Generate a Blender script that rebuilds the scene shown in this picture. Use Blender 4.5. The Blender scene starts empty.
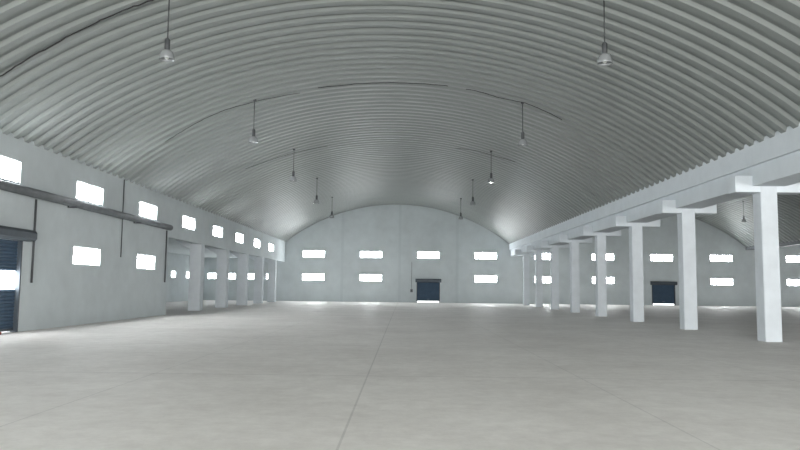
import bpy, bmesh, math, random
from mathutils import Vector, Matrix
random.seed(4)
C = bpy.context.scene
COL = C.collection
PI = math.pi
C.view_settings.view_transform = 'Standard'
C.view_settings.look = 'None'

# ------------------------------------------------------------ camera
F = 700.0
cam_d = bpy.data.cameras.new('camera'); cam = bpy.data.objects.new('camera', cam_d); COL.objects.link(cam)
cam_d.sensor_width = 36; cam_d.lens = 36*F/800; cam_d.clip_end = 400
CAMLOC = Vector((0, 0, 1.5))
ROT = Matrix.Rotation(math.radians(0.38), 3, 'Z') @ Matrix.Rotation(math.radians(90+5.06), 3, 'X') @ Matrix.Rotation(math.radians(0.65), 3, 'Z')
cam.matrix_world = Matrix.Translation(CAMLOC) @ ROT.to_4x4()
C.camera = cam

# ------------------------------------------------------------ dimensions (metres)
YR, YB = -14.0, 69.5            # rear and far walls
XL, XR1, XR2, XRW = -11.8, 10.4, 11.6, 33.8
XR3, XW3 = 35.0, 57.2           # third bay beyond the second valley
XA = -20.0                      # side wall of left annex
ZS, RISE = 5.85, 3.85
HALF = (XR1-XL)/2
R = (HALF**2+RISE**2)/(2*RISE)
ZC = ZS+RISE-R
XC1 = (XL+XR1)/2
XC2 = (XR2+XRW)/2
XC3 = (XR3+XW3)/2

# ------------------------------------------------------------ materials
def mat(name, color, rough=0.7, metal=0.0, noise=0.0, scale=1.0, emit=None, estr=0.0, bump=0.0, streak=None):
    m = bpy.data.materials.new(name); m.use_nodes = True
    nt = m.node_tree; b = nt.nodes['Principled BSDF']
    b.inputs['Roughness'].default_value = rough
    b.inputs['Metallic'].default_value = metal
    b.inputs['Base Color'].default_value = (*color, 1)
    if noise > 0:
        geo = nt.nodes.new('ShaderNodeNewGeometry')
        mp = nt.nodes.new('ShaderNodeMapping')
        mp.inputs['Scale'].default_value = streak or (1, 1, 1)
        nt.links.new(geo.outputs['Position'], mp.inputs['Vector'])
        n = nt.nodes.new('ShaderNodeTexNoise'); n.inputs['Scale'].default_value = scale
        n.inputs['Detail'].default_value = 6; n.inputs['Roughness'].default_value = 0.62
        nt.links.new(mp.outputs['Vector'], n.inputs['Vector'])
        r = nt.nodes.new('ShaderNodeValToRGB')
        r.color_ramp.elements[0].position = 0.3; r.color_ramp.elements[1].position = 0.72
        r.color_ramp.elements[0].color = (*[c*(1-noise) for c in color], 1)
        r.color_ramp.elements[1].color = (*[min(1, c*(1+noise)) for c in color], 1)
        nt.links.new(n.outputs['Fac'], r.inputs['Fac'])
        nt.links.new(r.outputs['Color'], b.inputs['Base Color'])
        if bump > 0:
            bp = nt.nodes.new('ShaderNodeBump'); bp.inputs['Strength'].default_value = bump
            bp.inputs['Distance'].default_value = 0.02
            nt.links.new(n.outputs['Fac'], bp.inputs['Height']); nt.links.new(bp.outputs['Normal'], b.inputs['Normal'])
    if emit:
        b.inputs['Emission Color'].default_value = (*emit, 1)
        b.inputs['Emission Strength'].default_value = estr
    return m

M = {}
M['plaster'] = mat('grey_plaster', (.55, .598, .612), .9, 0, .07, .8, bump=.08)
M['beam'] = mat('pale_painted_concrete', (.64, .69, .725), .85, 0, .05, 1.2)
M['column'] = mat('white_painted_concrete', (.61, .655, .69), .85, 0, .06, 2.0)
M['roof'] = mat('galvanised_roof_sheet', (.278, .30, .29), .46, .32, .04, .3, streak=(1, 2, 1))
M['pipe'] = mat('grey_pipe_paint', (.14, .15, .16), .75, 0, .2, 3)
M['dark'] = mat('dark_conduit', (.075, .08, .085), .6, .2)
M['black'] = mat('black_cable', (.02, .02, .021), .7)
M['shutter'] = mat('navy_shutter_paint', (.065, .11, .17), .5, .1, .12, 4)
M['hood'] = mat('shutter_hood_paint', (.07, .085, .10), .5, .3, .1, 4)
M['frame'] = mat('white_window_frame', (.75, .78, .8), .5)
M['pane'] = mat('bright_window_pane', (.9, .9, .9), .3, 0, emit=(.95, .98, 1.0), estr=38.0)
M['pane_dim'] = mat('dim_glow_pane', (.9, .9, .9), .3, 0, emit=(.95, .98, 1.0), estr=18.0)  # same pane with daylight as weaker glow, so the annex is not blown out
M['alu'] = mat('spun_aluminium', (.62, .64, .66), .35, .7)
M['glass'] = mat('prismatic_lamp_reflector', (.38, .40, .41), .25, .3)
M['bulb'] = mat('unlit_bulb', (.8, .82, .8), .25)
M['lit'] = mat('lit_bulb', (.95, .95, .9), .3, emit=(1, 1, .95), estr=30.0)
M['red'] = mat('red_clay', (.28, .05, .04), .8, 0, .15, 20)
M['trim'] = mat('wall_band', (.515, .563, .578), .9, 0, .04, .8)

def floor_mat():
    m = bpy.data.materials.new('worn_concrete_floor'); m.use_nodes = True
    nt = m.node_tree; b = nt.nodes['Principled BSDF']; N = nt.nodes; L = nt.links
    geo = N.new('ShaderNodeNewGeometry')
    n1 = N.new('ShaderNodeTexNoise'); n1.inputs['Scale'].default_value = .35; n1.inputs['Detail'].default_value = 12; n1.inputs['Roughness'].default_value = .75
    n2 = N.new('ShaderNodeTexNoise'); n2.inputs['Scale'].default_value = 3.5; n2.inputs['Detail'].default_value = 10; n2.inputs['Roughness'].default_value = .8
    L.new(geo.outputs['Position'], n1.inputs['Vector']); L.new(geo.outputs['Position'], n2.inputs['Vector'])
    mx = N.new('ShaderNodeMath'); mx.operation = 'MULTIPLY_ADD'; mx.inputs[1].default_value = .55
    L.new(n1.outputs['Fac'], mx.inputs[0])
    m2 = N.new('ShaderNodeMath'); m2.operation = 'MULTIPLY'; m2.inputs[1].default_value = .45
    L.new(n2.outputs['Fac'], m2.inputs[0]); L.new(m2.outputs[0], mx.inputs[2])
    r = N.new('ShaderNodeValToRGB')
    r.color_ramp.elements[0].position = .40; r.color_ramp.elements[1].position = .60
    r.color_ramp.elements[0].color = (.69, .66, .63, 1); r.color_ramp.elements[1].color = (.86, .835, .805, 1)
    L.new(mx.outputs[0], r.inputs['Fac'])
    sep = N.new('ShaderNodeSeparateXYZ'); L.new(geo.outputs['Position'], sep.inputs[0])
    def joint(sock, off, period, half, dark):
        a = N.new('ShaderNodeMath'); a.operation = 'ADD'; a.inputs[1].default_value = off; L.new(sock, a.inputs[0])
        p = N.new('ShaderNodeMath'); p.operation = 'PINGPONG'; p.inputs[1].default_value = period/2; L.new(a.outputs[0], p.inputs[0])
        c = N.new('ShaderNodeMath'); c.operation = 'LESS_THAN'; c.inputs[1].default_value = half; L.new(p.outputs[0], c.inputs[0])
        d = N.new('ShaderNodeMath'); d.operation = 'MULTIPLY'; d.inputs[1].default_value = dark; L.new(c.outputs[0], d.inputs[0])
        return d.outputs[0]
    def mxn(a, b_):
        q = N.new('ShaderNodeMath'); q.operation = 'MAXIMUM'; L.new(a, q.inputs[0]); L.new(b_, q.inputs[1]); return q.outputs[0]
    j1 = joint(sep.outputs['X'], .6, 3.6, .012, .17)
    j0 = joint(sep.outputs['X'], .6, 200.0, .013, .23)
    j2 = joint(sep.outputs['Y'], 0, 6.0, .025, .18)
    jj = mxn(mxn(j1, j2), j0)
    mix = N.new('ShaderNodeMix'); mix.data_type = 'RGBA'
    L.new(jj, mix.inputs[0]); L.new(r.outputs['Color'], mix.inputs[6]); mix.inputs[7].default_value = (.12, .115, .11, 1)
    L.new(mix.outputs[2], b.inputs['Base Color'])
    b.inputs['Roughness'].default_value = .62
    b.inputs['Specular IOR Level'].default_value = .38
    bp = N.new('ShaderNodeBump'); bp.inputs['Strength'].default_value = .15; bp.inputs['Distance'].default_value = .01
    L.new(n2.outputs['Fac'], bp.inputs['Height']); L.new(bp.outputs['Normal'], b.inputs['Normal'])
    return m
M['floor'] = floor_mat()

# ------------------------------------------------------------ mesh helpers
def box(bm, x0, x1, y0, y1, z0, z1, bev=0):
    vs = [bm.verts.new((x, y, z)) for x in (x0, x1) for y in (y0, y1) for z in (z0, z1)]
    fs = [(0, 1, 3, 2), (4, 6, 7, 5), (0, 4, 5, 1), (2, 3, 7, 6), (0, 2, 6, 4), (1, 5, 7, 3)]
    faces = [bm.faces.new([vs[i] for i in f]) for f in fs]
    if bev:
        es = list({e for f in faces for e in f.edges})
        bmesh.ops.bevel(bm, geom=es, offset=bev, segments=2, affect='EDGES')

def prism(bm, pr, y0, y1):
    n = len(pr)
    f = [bm.verts.new((x, y0, z)) for x, z in pr]; b = [bm.verts.new((x, y1, z)) for x, z in pr]
    bm.faces.new(f); bm.faces.new(b[::-1])
    for i in range(n): bm.faces.new((f[i], f[(i+1) % n], b[(i+1) % n], b[i]))

def tube(bm, pts, r, n=8):
    pts = [Vector(p) for p in pts]; rings = []
    for i, p in enumerate(pts):
        d = (pts[min(i+1, len(pts)-1)]-pts[max(i-1, 0)]).normalized()
        a = Vector((0, 0, 1)) if abs(d.z) < .9 else Vector((1, 0, 0))
        u = d.cross(a).normalized(); v = d.cross(u)
        rings.append([bm.verts.new(p+u*r*math.cos(2*PI*k/n)+v*r*math.sin(2*PI*k/n)) for k in range(n)])
    for a, b in zip(rings, rings[1:]):
        for k in range(n):
            f = bm.faces.new((a[k], a[(k+1) % n], b[(k+1) % n], b[k])); f.smooth = True
    bm.faces.new(rings[0]); bm.faces.new(rings[-1][::-1])

def lathe(bm, prof, n=24, cap=True):
    rings = [[bm.verts.new((r*math.cos(2*PI*k/n), r*math.sin(2*PI*k/n), z)) for k in range(n)] for r, z in prof]
    for a, b in zip(rings, rings[1:]):
        for k in range(n):
            f = bm.faces.new((a[k], a[(k+1) % n], b[(k+1) % n], b[k])); f.smooth = True
    if cap:
        bm.faces.new(rings[0]); bm.faces.new(rings[-1][::-1])

def obj(name, bm, m, parent=None):
    bmesh.ops.recalc_face_normals(bm, faces=bm.faces)
    me = bpy.data.meshes.new(name); bm.to_mesh(me); bm.free()
    me.materials.append(M[m]); o = bpy.data.objects.new(name, me); COL.objects.link(o)
    if parent: o.parent = parent
    return o

def tag(o, label, cat, group=None, kind=None):
    o['label'] = label; o['category'] = cat
    if group: o['group'] = group
    if kind: o['kind'] = kind
    return o

def thing(name, label, cat, loc=(0, 0, 0), rz=0, group=None, kind=None):
    o = bpy.data.objects.new(name, None); COL.objects.link(o)
    o.location = loc; o.rotation_euler = (0, 0, rz); o.empty_display_size = .2
    return tag(o, label, cat, group, kind)

def dup(root, loc, rz, label, group=None, name=None):
    def cp(o, p):
        c = o.copy(); COL.objects.link(c); c.parent = p
        for ch in o.children: cp(ch, c)
        return c
    r = cp(root, None); r.location = loc; r.rotation_euler = (0, 0, rz); r['label'] = label
    if name: r.name = name
    if group: r['group'] = group
    return r

def cells(u0, u1, z0, z1, holes):
    zs = sorted({z0, z1, *[min(max(h[2], z0), z1) for h in holes], *[min(max(h[3], z0), z1) for h in holes]})
    out = []
    for a, b in zip(zs, zs[1:]):
        if b-a < 1e-5: continue
        mid = (a+b)/2
        hs = sorted([(h[0], h[1]) for h in holes if h[2] < mid < h[3]])
        u = u0
        for h0, h1 in hs:
            if h0 > u: out.append((u, h0, a, b))
            u = max(u, h1)
        if u < u1: out.append((u, u1, a, b))
    return out

def ordi(n): return ['first', 'second', 'third', 'fourth', 'fifth', 'sixth', 'seventh', 'eighth', 'ninth', 'tenth'][n]

# ------------------------------------------------------------ placements
WW, WH = 2.2, .66
ZU_B, ZL_B = 4.68, 2.38
ZU_L, ZL_L = 4.86, 2.50
back_x = [-9.0, -3.3, 2.4, 8.1]
right_x = [14.0, 19.7, 25.5, 31.4]
third_x = [38.9, 45.0, 51.0]
left_y = [20.1, 26.0, 32.0, 38.1, 44.1, 50.0, 56.0, 62.0]
annex_x = [-19.0, -17.2, -15.1, -13.2]
annex_y = [42.5, 47.5, 52.0, 56.5, 60.8, 65.0]
D2 = (1.25, 3.55, 0, 1.98)       # far main shutter  (x0,x1,z0,z1)
D3 = (24.45, 26.75, 0, 1.98)     # far right-bay shutter
D1 = (18.2, 21.5, 0, 2.78)       # left shutter (y0,y1,z0,z1)
def wh(c, z, w=WW, h=WH): return (c-w/2, c+w/2, z-h/2, z+h/2)

# ------------------------------------------------------------ floor
bm = bmesh.new(); box(bm, XA-.3, XW3+.3, YR-.3, YB+.3, -.2, 0)
tag(obj('floor', bm, 'floor'), 'pale grey worn concrete floor with straight saw-cut joints', 'floor', kind='structure')

# ------------------------------------------------------------ far wall (all bays)
T = .25
def gable(bm, xc, y0, y1):
    n = 48; rr = R+.32; pts = []
    for i in range(n+1):
        x = -HALF-.25+(2*HALF+.5)*i/n
        pts.append((xc+x, ZC+math.sqrt(rr*rr-x*x)))
    prism(bm, [(pts[0][0], ZS)]+pts+[(pts[-1][0], ZS)], y0, y1)

def far_wall(name, u0, u1, holes, xc, label):
    bm = bmesh.new()
    for a, b, z0, z1 in cells(u0, u1, 0, ZS, holes): box(bm, a, b, YB, YB+T, z0, z1)
    if xc is not None: gable(bm, xc, YB, YB+T)
    return tag(obj(name, bm, 'plaster'), label, 'wall', kind='structure')
hb = [wh(x, ZU_B) for x in back_x]+[wh(x, ZL_B) for x in back_x if x != 2.4]+[D2]
far_wall('wall_back', XL-.3, 11.0, hb, XC1, 'tall grey plastered end wall with arched top and blue roller shutter')
hr = [wh(x, ZU_B) for x in right_x]+[wh(x, ZL_B) for x in right_x if x != 25.5]+[D3]
far_wall('wall_back_right', 11.0, 34.4, hr, XC2, 'grey arched end wall of the neighbouring bay behind the white columns')
h3 = [wh(x, z) for x in third_x for z in (ZU_B, ZL_B)]
far_wall('wall_back_third', 34.4, XW3+.3, h3, XC3, 'strip of grey end wall of the third bay at the right photo edge')
ha = [wh(x, ZL_B, 1.0, .6) for x in annex_x]
far_wall('wall_back_left', XA-.3, XL-.3, ha, None, 'grey end wall of low side annex beyond the left columns')

# ------------------------------------------------------------ left wall
YE = 34.9
ZH = 3.85
bm = bmesh.new()
hl = [wh(y, ZU_L) for y in left_y]+[wh(y, ZL_L) for y in left_y[1:3]]+[D1, (YE, YB, 0, ZH)]
for a, b, z0, z1 in cells(YR, YB, 0, 5.97, hl): box(bm, XL-.3, XL, a, b, z0, z1)
tag(obj('wall_left', bm, 'plaster'), 'long grey plastered side wall with two rows of bright windows', 'wall', kind='structure')
# annex shell
bm = bmesh.new()
hs = [wh(y, ZL_B, 1.2, .6) for y in annex_y]
for a, b, z0, z1 in cells(YE-1.3, YB, 0, 4.4, hs): box(bm, XA-.3, XA, a, b, z0, z1)
tag(obj('wall_annex_side', bm, 'plaster'), 'grey outer wall of low annex seen between the left columns', 'wall', kind='structure')
bm = bmesh.new(); box(bm, XA, XL-.3, YE-1.3, YE-1.0, 0, 4.4)
tag(obj('wall_annex_front', bm, 'plaster'), 'grey cross wall closing the near end of the annex', 'wall', kind='structure')
bm = bmesh.new(); box(bm, XA-.3, XL-.3, YE-1.3, YB, 4.2, 4.4)
tag(obj('ceiling_annex', bm, 'plaster'), 'flat grey ceiling slab over the left annex', 'ceiling', kind='structure')
# right wall
bm = bmesh.new()
box(bm, XW3, XW3+.3, YR, YB, 0, 6.0)
tag(obj('wall_right', bm, 'plaster'), 'far right grey side wall closing the third bay', 'wall', kind='structure')
# rear wall, with big gateways
bm = bmesh.new()
for a, b, z0, z1 in cells(XL-.3, XW3+.3, 0, ZS, [(-9, 7.6, 0, 4.8), (15, 30, 0, 4.8), (38, 53, 0, 4.8)]): box(bm, a, b, YR-.3, YR, z0, z1)
for xc in (XC1, XC2, XC3): gable(bm, xc, YR-.3, YR)
tag(obj('wall_front', bm, 'plaster'), 'grey near end wall with wide open gateways', 'wall', kind='structure')

# ------------------------------------------------------------ vaulted roofs
def vault(name, xc, label):
    bm = bmesh.new(); per = .6; prof = [(0, 0), (.24, 0), (.31, .09), (.53, .09)]
    ys = []
    n = int((YB-YR)/per)+1
    for i in range(n):
        for a, d in prof: ys.append((YR-.1+i*per+a, d))
    ys = [q for q in ys if q[0] <= YB+.15]
    seg = 120; am = math.asin(HALF/R)+.02
    prev = None
    for y, d in ys:
        row = [bm.verts.new((xc+(R+d)*math.sin(-am+2*am*k/seg), y, ZC+(R+d)*math.cos(-am+2*am*k/seg))) for k in range(seg+1)]
        if prev:
            for k in range(seg): bm.faces.new((prev[k], prev[k+1], row[k+1], row[k]))
        prev = row
    o = obj(name, bm, 'roof')
    return tag(o, label, 'roof', kind='structure')
vault('ceiling', XC1, 'ribbed galvanised steel barrel vault over the main hall')
vault('ceiling_right', XC2, 'ribbed steel barrel vault over the neighbouring right bay')
vault('ceiling_third', XC3, 'ribbed steel barrel vault over the third bay, barely in view')

# ------------------------------------------------------------ valley beam and gutter on the right
bm = bmesh.new(); box(bm, XR1, XR2, YR, YB, 5.25, 5.97); box(bm, XR1+.12, XR2-.12, YR, YB, 4.66, 5.25)
tag(obj('valley_beam', bm, 'beam'), 'long pale stepped concrete beam carried by the right row of columns', 'beam')
bm = bmesh.new(); box(bm, XRW+.02, XR3-.02, YR, YB, 5.55, 5.9)
tag(obj('trim_7', bm, 'pipe'), 'far dark grey gutter where second and third vaults meet', 'gutter', kind='structure')  # roof gutter of the second valley, not a wall trim strip

# ------------------------------------------------------------ columns
def column_right():
    t = thing('concrete_column', '', 'column', (11.0, 21.3, 0), 0, 'white columns under the right beam')
    bm = bmesh.new(); box(bm, -.25, .25, -.25, .25, 0, 4.67, .015); obj('shaft', bm, 'column', t)
    bm = bmesh.new()
    prism(bm, [(-1.0, 4.98), (-1.0, 4.48), (-.25, 4.48), (-.25, 4.98)], -.24, .24)
    obj('bracket', bm, 'beam', t)
    bm = bmesh.new()
    prism(bm, [(.25, 4.98), (.25, 4.48), (1.1, 4.48), (1.1, 4.98)], -.24, .24)
    obj('bracket', bm, 'beam', t)
    return t
c0 = column_right()
for k in range(8):
    lab = 'white square column, %s from the near end of the right row' % ordi(k)
    if k == 0: lab = 'nearest and widest white square column in the right row, meeting the beam'
    if k == 7: lab = 'white square column in the right row standing closest to the end wall'
    if k == 0: c0['label'] = lab
    else: dup(c0, (11.0, 21.3+6*k, 0), 0, lab)
t = thing('concrete_column', '', 'column', (XL-.35, 41, 0), 0, 'columns under the left wall opening')
bm = bmesh.new(); box(bm, -.34, .34, -.34, .34, 0, 3.87, .02); obj('shaft', bm, 'column', t)
bm = bmesh.new(); prism(bm, [(-1.2, 4.2), (-1.2, 4.0), (-.34, 3.55), (-.34, 4.2)], -.2, .2)
obj('bracket', bm, 'beam', t)
for k in range(5):
    lab = ['nearest white column in the left opening, beyond the end of solid wall',
           'second white column from the solid wall in the left opening',
           'middle one of the five columns in the left opening',
           'fourth column from the solid wall in the left opening',
           'farthest left column, beside the end wall corner'][k]
    if k == 0: t['label'] = lab
    else: dup(t, (XL-.35, 41+5.9*k, 0), 0, lab)

# ------------------------------------------------------------ windows
wn = [0]
def window_proto(w, h, name, pm):
    t = thing(name, '', 'window', kind='structure')
    bm = bmesh.new(); f = .04
    box(bm, -w/2, w/2, .06, .12, h/2-f, h/2); box(bm, -w/2, w/2, .06, .12, -h/2, -h/2+f)
    box(bm, -w/2, -w/2+f, .06, .12, -h/2+f, h/2-f); box(bm, w/2-f, w/2, .06, .12, -h/2+f, h/2-f)
    obj('window_frame', bm, 'frame', t)
    bm = bmesh.new(); box(bm, -.015, .015, .06, .095, -h/2+f, h/2-f); obj('mullion', bm, 'frame', t)
    bm = bmesh.new(); box(bm, -w/2+f, w/2-f, .096, .102, -h/2+f, h/2-f); obj('pane', bm, pm, t)
    bm = bmesh.new(); box(bm, -w/2, w/2, -.03, .06, -h/2-.03, -h/2+.004); obj('window_sill', bm, 'plaster', t)
    return t
protos = {}
def window(loc, rz, label, group, w=WW, h=WH):
    wn[0] += 1; nm = 'window_%d' % wn[0]
    if (w, h) not in protos:
        t = window_proto(w, h, nm, 'pane' if w == WW else 'pane_dim'); protos[(w, h)] = t
        t.location = loc; t.rotation_euler = (0, 0, rz); t['label'] = label; t['group'] = group
    else: dup(protos[(w, h)], loc, rz, label, group, nm)
for i, x in enumerate(back_x):
    window((x, YB, ZU_B), 0, 'bright window in upper row of arched end wall, %s from left' % ordi(i), 'upper windows of the arched end wall')
for i, x in enumerate([q for q in back_x if q != 2.4]):
    lab = ['bright window in lower row of end wall, beside the left corner',
           'bright window in lower row of end wall, left of the roller shutter',
           'bright window in lower row of end wall, right of the roller shutter'][i]
    window((x, YB, ZL_B), 0, lab, 'lower windows of the arched end wall')
for i, x in enumerate(right_x):
    window((x, YB, ZU_B), 0, 'upper window of neighbouring bay seen between right columns, %s from left' % ordi(i), 'upper windows of the right bay end wall')
for i, x in enumerate([q for q in right_x if q != 25.5]):
    window((x, YB, ZL_B), 0, ['lower window of neighbouring bay nearest the valley beam', 'lower window of neighbouring bay left of its shutter',
            'lower window of neighbouring bay right of its shutter'][i], 'lower windows of the right bay end wall')
for i, x in enumerate(third_x):
    for z, s in ((ZU_B, 'upper'), (ZL_B, 'lower')):
        lab = '%s window of the third bay end wall, %s from left' % (s, ordi(i))
        if i == 0: lab = '%s window at the right photo edge, right of the nearest column' % s
        window((x, YB, z), 0, lab, 'windows of the third bay end wall')
for i, y in enumerate(left_y):
    lab = 'bright upper window on the left side wall, %s from the camera end' % ordi(i)
    if i == 0: lab = 'bright upper window above the left roller shutter, cut by photo edge'
    window((XL, y, ZU_L), PI/2, lab, 'upper windows of the left wall')
for i, y in enumerate(left_y[1:3]):
    window((XL, y, ZL_L), PI/2, ['lower left wall window nearer the roller shutter', 'lower left wall window nearer the end of the solid wall'][i], 'lower windows of the left wall')
for i, x in enumerate(annex_x):
    window((x, YB, ZL_B), 0, 'small annex window beyond the left columns, %s from left' % ordi(i), 'small annex windows', 1.0, .6)
for i, y in enumerate(annex_y):
    window((XA, y, ZL_B), PI/2, 'annex side wall window behind the left columns, %s from the camera end' % ordi(i), 'annex side windows', 1.2, .6)

# ------------------------------------------------------------ roller shutters
def shutter(name, loc, rz, w, h, gap, slot, label):
    t = thing(name, label, 'roller shutter', loc, rz, kind='structure')
    def slats(z0, z1):
        bm = bmesh.new(); p = .1; n = max(1, int(round((z1-z0)/p))); p = (z1-z0)/n
        zs = []
        for i in range(n): zs += [(z0+i*p, .13), (z0+i*p+.012, .10), (z0+i*p+p*.5, .085), (z0+(i+1)*p-.012, .10)]
        zs.append((z1, .13))
        a = [bm.verts.new((-w/2, y, z)) for z, y in zs]; b = [bm.verts.new((w/2, y, z)) for z, y in zs]
        for i in range(len(zs)-1): bm.faces.new((a[i], b[i], b[i+1], a[i+1]))
        return bm
    if slot:
        o = obj('shutter_curtain', slats(slot[1], h), 'shutter', t); o['label'] = 'upper run of blue slats'
        o = obj('shutter_curtain', slats(gap, slot[0]), 'shutter', t); o['label'] = 'lower run of blue slats'
        bm = bmesh.new(); box(bm, -w/2, w/2, .115, .125, slot[0], slot[1]); obj('vision_panel', bm, 'pane_dim', t)
    else:
        obj('shutter_curtain', slats(gap, h), 'shutter', t)
    bm = bmesh.new(); box(bm, -w/2+.02, w/2-.02, .07, .15, gap, gap+.07, .008); obj('bottom_bar', bm, 'hood', t)
    for s in (-1, 1):
        bm = bmesh.new(); x = s*w/2
        box(bm, min(x, x-s*.07), max(x, x-s*.07), -.03, .17, 0, h); obj('guide_rail', bm, 'hood', t)
    bm = bmesh.new(); hh = .36
    prof = [(0, h+hh), (-.16, h+hh), (-.28, h+hh-.03), (-.33, h+hh-.10), (-.33, h+.08), (-.28, h+.02), (-.16, h), (0, h)]
    e0, e1 = -w/2-.12, w/2+.12
    if slot: e1 = w/2+.25
    a = [bm.verts.new((e0, y, z)) for y, z in prof]; b = [bm.verts.new((e1, y, z)) for y, z in prof]
    bm.faces.new(a); bm.faces.new(b[::-1])
    for i in range(8): bm.faces.new((a[i], a[(i+1) % 8], b[(i+1) % 8], b[i]))
    obj('shutter_box', bm, 'hood', t)
    bm = bmesh.new(); tube(bm, [(-.1, .08, gap+.16), (-.1, .04, gap+.17), (.1, .04, gap+.17), (.1, .08, gap+.16)], .012, 6)
    obj('handle', bm, 'alu', t)
    return t
shutter('door_1', (XL, (D1[0]+D1[1])/2, 0), PI/2, D1[1]-D1[0], D1[3], .05, (1.3, 1.85), 'navy roller shutter with bright panel at the left photo edge')
shutter('door_2', ((D2[0]+D2[1])/2, YB, 0), 0, D2[1]-D2[0], D2[3], .16, None, 'navy roller shutter in the arched end wall, daylight gap underneath')
shutter('door_3', ((D3[0]+D3[1])/2, YB, 0), 0, D3[1]-D3[0], D3[3], .16, None, 'navy roller shutter in neighbouring bay, seen between right columns')

# ------------------------------------------------------------ far wall bands
tn = 0
for x in (-6.15, -.45, 5.25):
    tn += 1; zt = ZC+math.sqrt(R*R-(x-XC1)**2)-.02
    bm = bmesh.new(); box(bm, x-.13, x+.13, YB-.05, YB, 0, zt)
    tag(obj('trim_%d' % tn, bm, 'trim'), ['flat pilaster strip on end wall between first and second windows', 'flat pilaster strip at centre of the arched end wall',
        'flat pilaster strip on end wall between third and fourth windows'][tn-1], 'pilaster', kind='structure')
for x in (16.85, 22.6, 28.45):
    tn += 1
    bm = bmesh.new(); box(bm, x-.13, x+.13, YB-.05, YB, 0, ZC+math.sqrt(R*R-(x-XC2)**2)-.02)
    tag(obj('trim_%d' % tn, bm, 'trim'), 'flat pilaster strip on neighbouring bay end wall, %s from left' % ordi(tn-4), 'pilaster', kind='structure')

# ------------------------------------------------------------ pipe and conduits on left wall
t = thing('wall_pipe', 'thick dark grey pipe running along the left wall under upper windows', 'pipe', (XL+.18, 0, 4.3))
bm = bmesh.new(); tube(bm, [(0, YR+.1, 0), (0, YE-.35, 0)], .14, 14); obj('pipe_run', bm, 'pipe', t)
y = 18.3
while y < YE-1:
    bm = bmesh.new(); box(bm, -.18, .16, y-.03, y+.03, -.17, -.138); box(bm, -.18, -.14, y-.03, y+.03, -.17, .16)
    obj('pipe_bracket', bm, 'dark', t); y += 6
def conduit(y, z0, z1, r, label, x=XL):
    bm = bmesh.new(); pts = [(x+r+.01, y, z0), (x+r+.01, y, z1)]
    tube(bm, pts, r, 8)
    tag(obj('wall_conduit', bm, 'dark'), label, 'conduit', 'vertical conduits on the left wall')
conduit(22.1, 1.5, 4.15, .035, 'dark conduit dropping beside the left roller shutter')
conduit(29.0, 2.6, 5.85, .022, 'thin conduit between the two lower left windows')
conduit(34.45, 1.6, 4.15, .035, 'dark conduit dropping at the end of the solid left wall')
bm = bmesh.new(); tube(bm, [(.75, YB-.03, 1.3), (.75, YB-.03, 4.0)], .018, 8)
tag(obj('wall_conduit', bm, 'pipe'), 'thin grey conduit on end wall left of the roller shutter', 'conduit')
t = thing('switch_box', 'small grey switch box on end wall beside the roller shutter', 'switch box', (.75, YB, 1.3))
bm = bmesh.new(); box(bm, -.12, .12, -.12, 0, -.3, 0, .01); obj('housing', bm, 'pipe', t)
bm = bmesh.new(); box(bm, -.04, .04, -.15, -.12, -.2, -.12, .005); obj('lever', bm, 'black', t)

bm = bmesh.new(); box(bm, XL+.06, XL+.2, 20.0, 20.35, 0, .08, .015)
tag(obj('red_block', bm, 'red'), 'small red block on the floor at the foot of left shutter', 'block')

# ------------------------------------------------------------ hanging lamps
def lamp(lit):
    t = thing('high_bay_lamp', '', 'hanging lamp', (0, 0, 7.15), 0, 'high bay lamps hanging from the vault')
    top = ZC+math.sqrt(R*R-5.35**2)-7.15
    bm = bmesh.new(); tube(bm, [(0, 0, .54), (0, 0, top)], .018, 8); obj('suspension_rod', bm, 'dark', t)
    bm = bmesh.new(); lathe(bm, [(.03, top-.06), (.07, top-.03), (.07, top+.03)], 12); obj('ceiling_hook', bm, 'dark', t)
    bm = bmesh.new(); lathe(bm, [(.02, .56), (.045, .54), (.068, .5), (.068, .27), (.05, .24)], 18); obj('ballast_housing', bm, 'dark', t)
    bm = bmesh.new(); n = 32
    prof = [(.05, .25), (.10, .24), (.145, .20), (.17, .13), (.185, .05), (.192, 0), (.182, .0), (.175, .05), (.16, .13), (.135, .19), (.09, .23)]
    lathe(bm, prof, n, False); obj('lamp_shade', bm, 'glass', t)
    bm = bmesh.new(); lathe(bm, [(.03, .22), (.035, .18), (.06, .12), (.065, .09), (.05, .03), (.01, .01)], 16)
    obj('bulb', bm, 'lit' if lit else 'bulb', t)
    return t
LX = (XC1-5.35, XC1+5.35); LY = [17.2, 27.4, 37.5, 47.6, 57.8]
l0 = lamp(False); first = True
for s, x in enumerate(LX):
    for i, y in enumerate(LY):
        side = ('left', 'right')[s]
        lab = ['nearest and largest high bay lamp of the %s row, hanging from steel vault', 'second high bay lamp from the camera in the %s row',
               'third high bay lamp from the camera in the %s row', 'fourth high bay lamp from the camera in the %s row',
               'farthest small high bay lamp of the %s row near the end wall'][i] % side
        if s == 1 and i == 2:
            q = lamp(True); q.location = (x, y, 7.15); q['label'] = 'glowing high bay lamp, third in the right row'; continue
        xx = x+(.34 if (s == 1 and i == 0) else 0)
        if first: l0.location = (xx, y, 7.15); l0['label'] = lab; first = False
        else: dup(l0, (xx, y, 7.15), 0, lab)
dup(l0, (XC2+5.35, 57.8, 7.15), 0, 'high bay lamp hanging in the neighbouring bay, behind the right columns')

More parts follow.
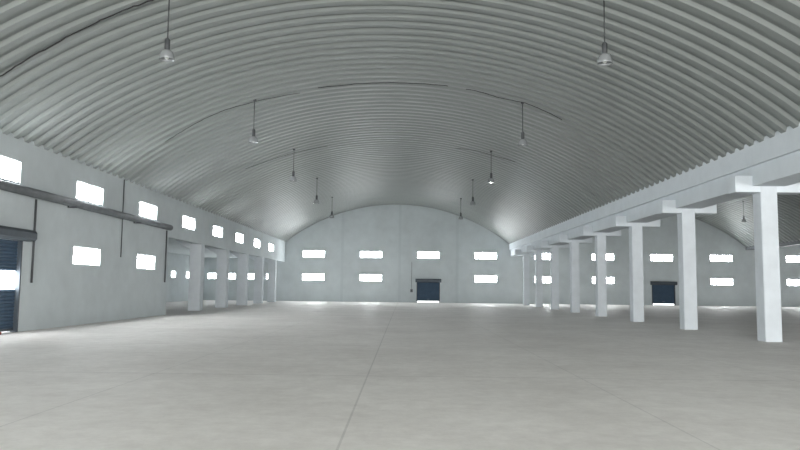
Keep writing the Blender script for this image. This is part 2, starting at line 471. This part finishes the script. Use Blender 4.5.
# ------------------------------------------------------------ loose cables strung along the vault
def on_vault(px, py):
    d = (ROT @ Vector(((px-400)/F, (225-py)/F, -1))).normalized()
    rr = R-.035; ox, oz = CAMLOC.x-XC1, CAMLOC.z-ZC
    a = d.x**2+d.z**2; b = 2*(ox*d.x+oz*d.z); c = ox*ox+oz*oz-rr*rr
    return CAMLOC+d*((-b+math.sqrt(b*b-4*a*c))/(2*a))
for pts, lab, cr in [
    ([(-12, 83), (2, 75), (30, 58), (60, 41), (95, 23), (130, 8), (152, 0), (170, -8)], 'long black cable crossing the vault at the top left corner', .019),
    ([(165, 142), (178, 134), (200, 121), (225, 110), (258, 101), (300, 93)], 'thin black cable along a rib near the second left lamp', .012),
    ([(318, 88), (345, 85), (372, 83), (400, 83), (425, 84), (448, 86)], 'short black cable at the crown of the vault', .014),
    ([(466, 89), (480, 92), (500, 98), (525, 103), (545, 111), (562, 120)], 'black cable along a rib near the second right lamp', .013),
    ([(245, 169), (262, 163), (290, 154), (328, 146)], 'thin black cable at the third left lamp', .012),
    ([(455, 148), (478, 151), (495, 156), (515, 162)], 'thin black cable at the third right lamp', .012)]:
    P = [on_vault(*p) for p in pts]
    Q = []
    for a, b in zip(P, P[1:]):
        for k in range(6):
            v = a.lerp(b, k/6); rad = math.hypot(v.x-XC1, v.z-ZC); s = (R-.035)/rad
            Q.append(Vector((XC1+(v.x-XC1)*s, v.y+random.uniform(-.03, .03), ZC+(v.z-ZC)*s)))
    Q.append(P[-1])
    bm = bmesh.new(); tube(bm, Q, cr, 6)
    tag(obj('ceiling_cable', bm, 'black'), lab, 'cable', 'black cables along the vault')

# ------------------------------------------------------------ light
w = bpy.data.worlds.new('overcast'); C.world = w; w.use_nodes = True
bg = w.node_tree.nodes['Background']; bg.inputs['Color'].default_value = (.93, .97, 1, 1); bg.inputs['Strength'].default_value = 2.5
def area(name, x, sx, energy):
    l = bpy.data.lights.new(name, 'AREA'); l.shape = 'RECTANGLE'; l.size = sx; l.size_y = 4.6; l.energy = energy
    l.color = (1, .985, .965)
    o = bpy.data.objects.new(name, l); COL.objects.link(o); o.location = (x, YR+.1, 2.45)
    o.rotation_euler = Vector((0, 1, 0)).to_track_quat('-Z', 'Z').to_euler()
area('gateway_daylight', -.7, 16, 6500)
area('gateway_daylight', 22.5, 14.6, 4700)
area('gateway_daylight', 45.5, 14.6, 1900)
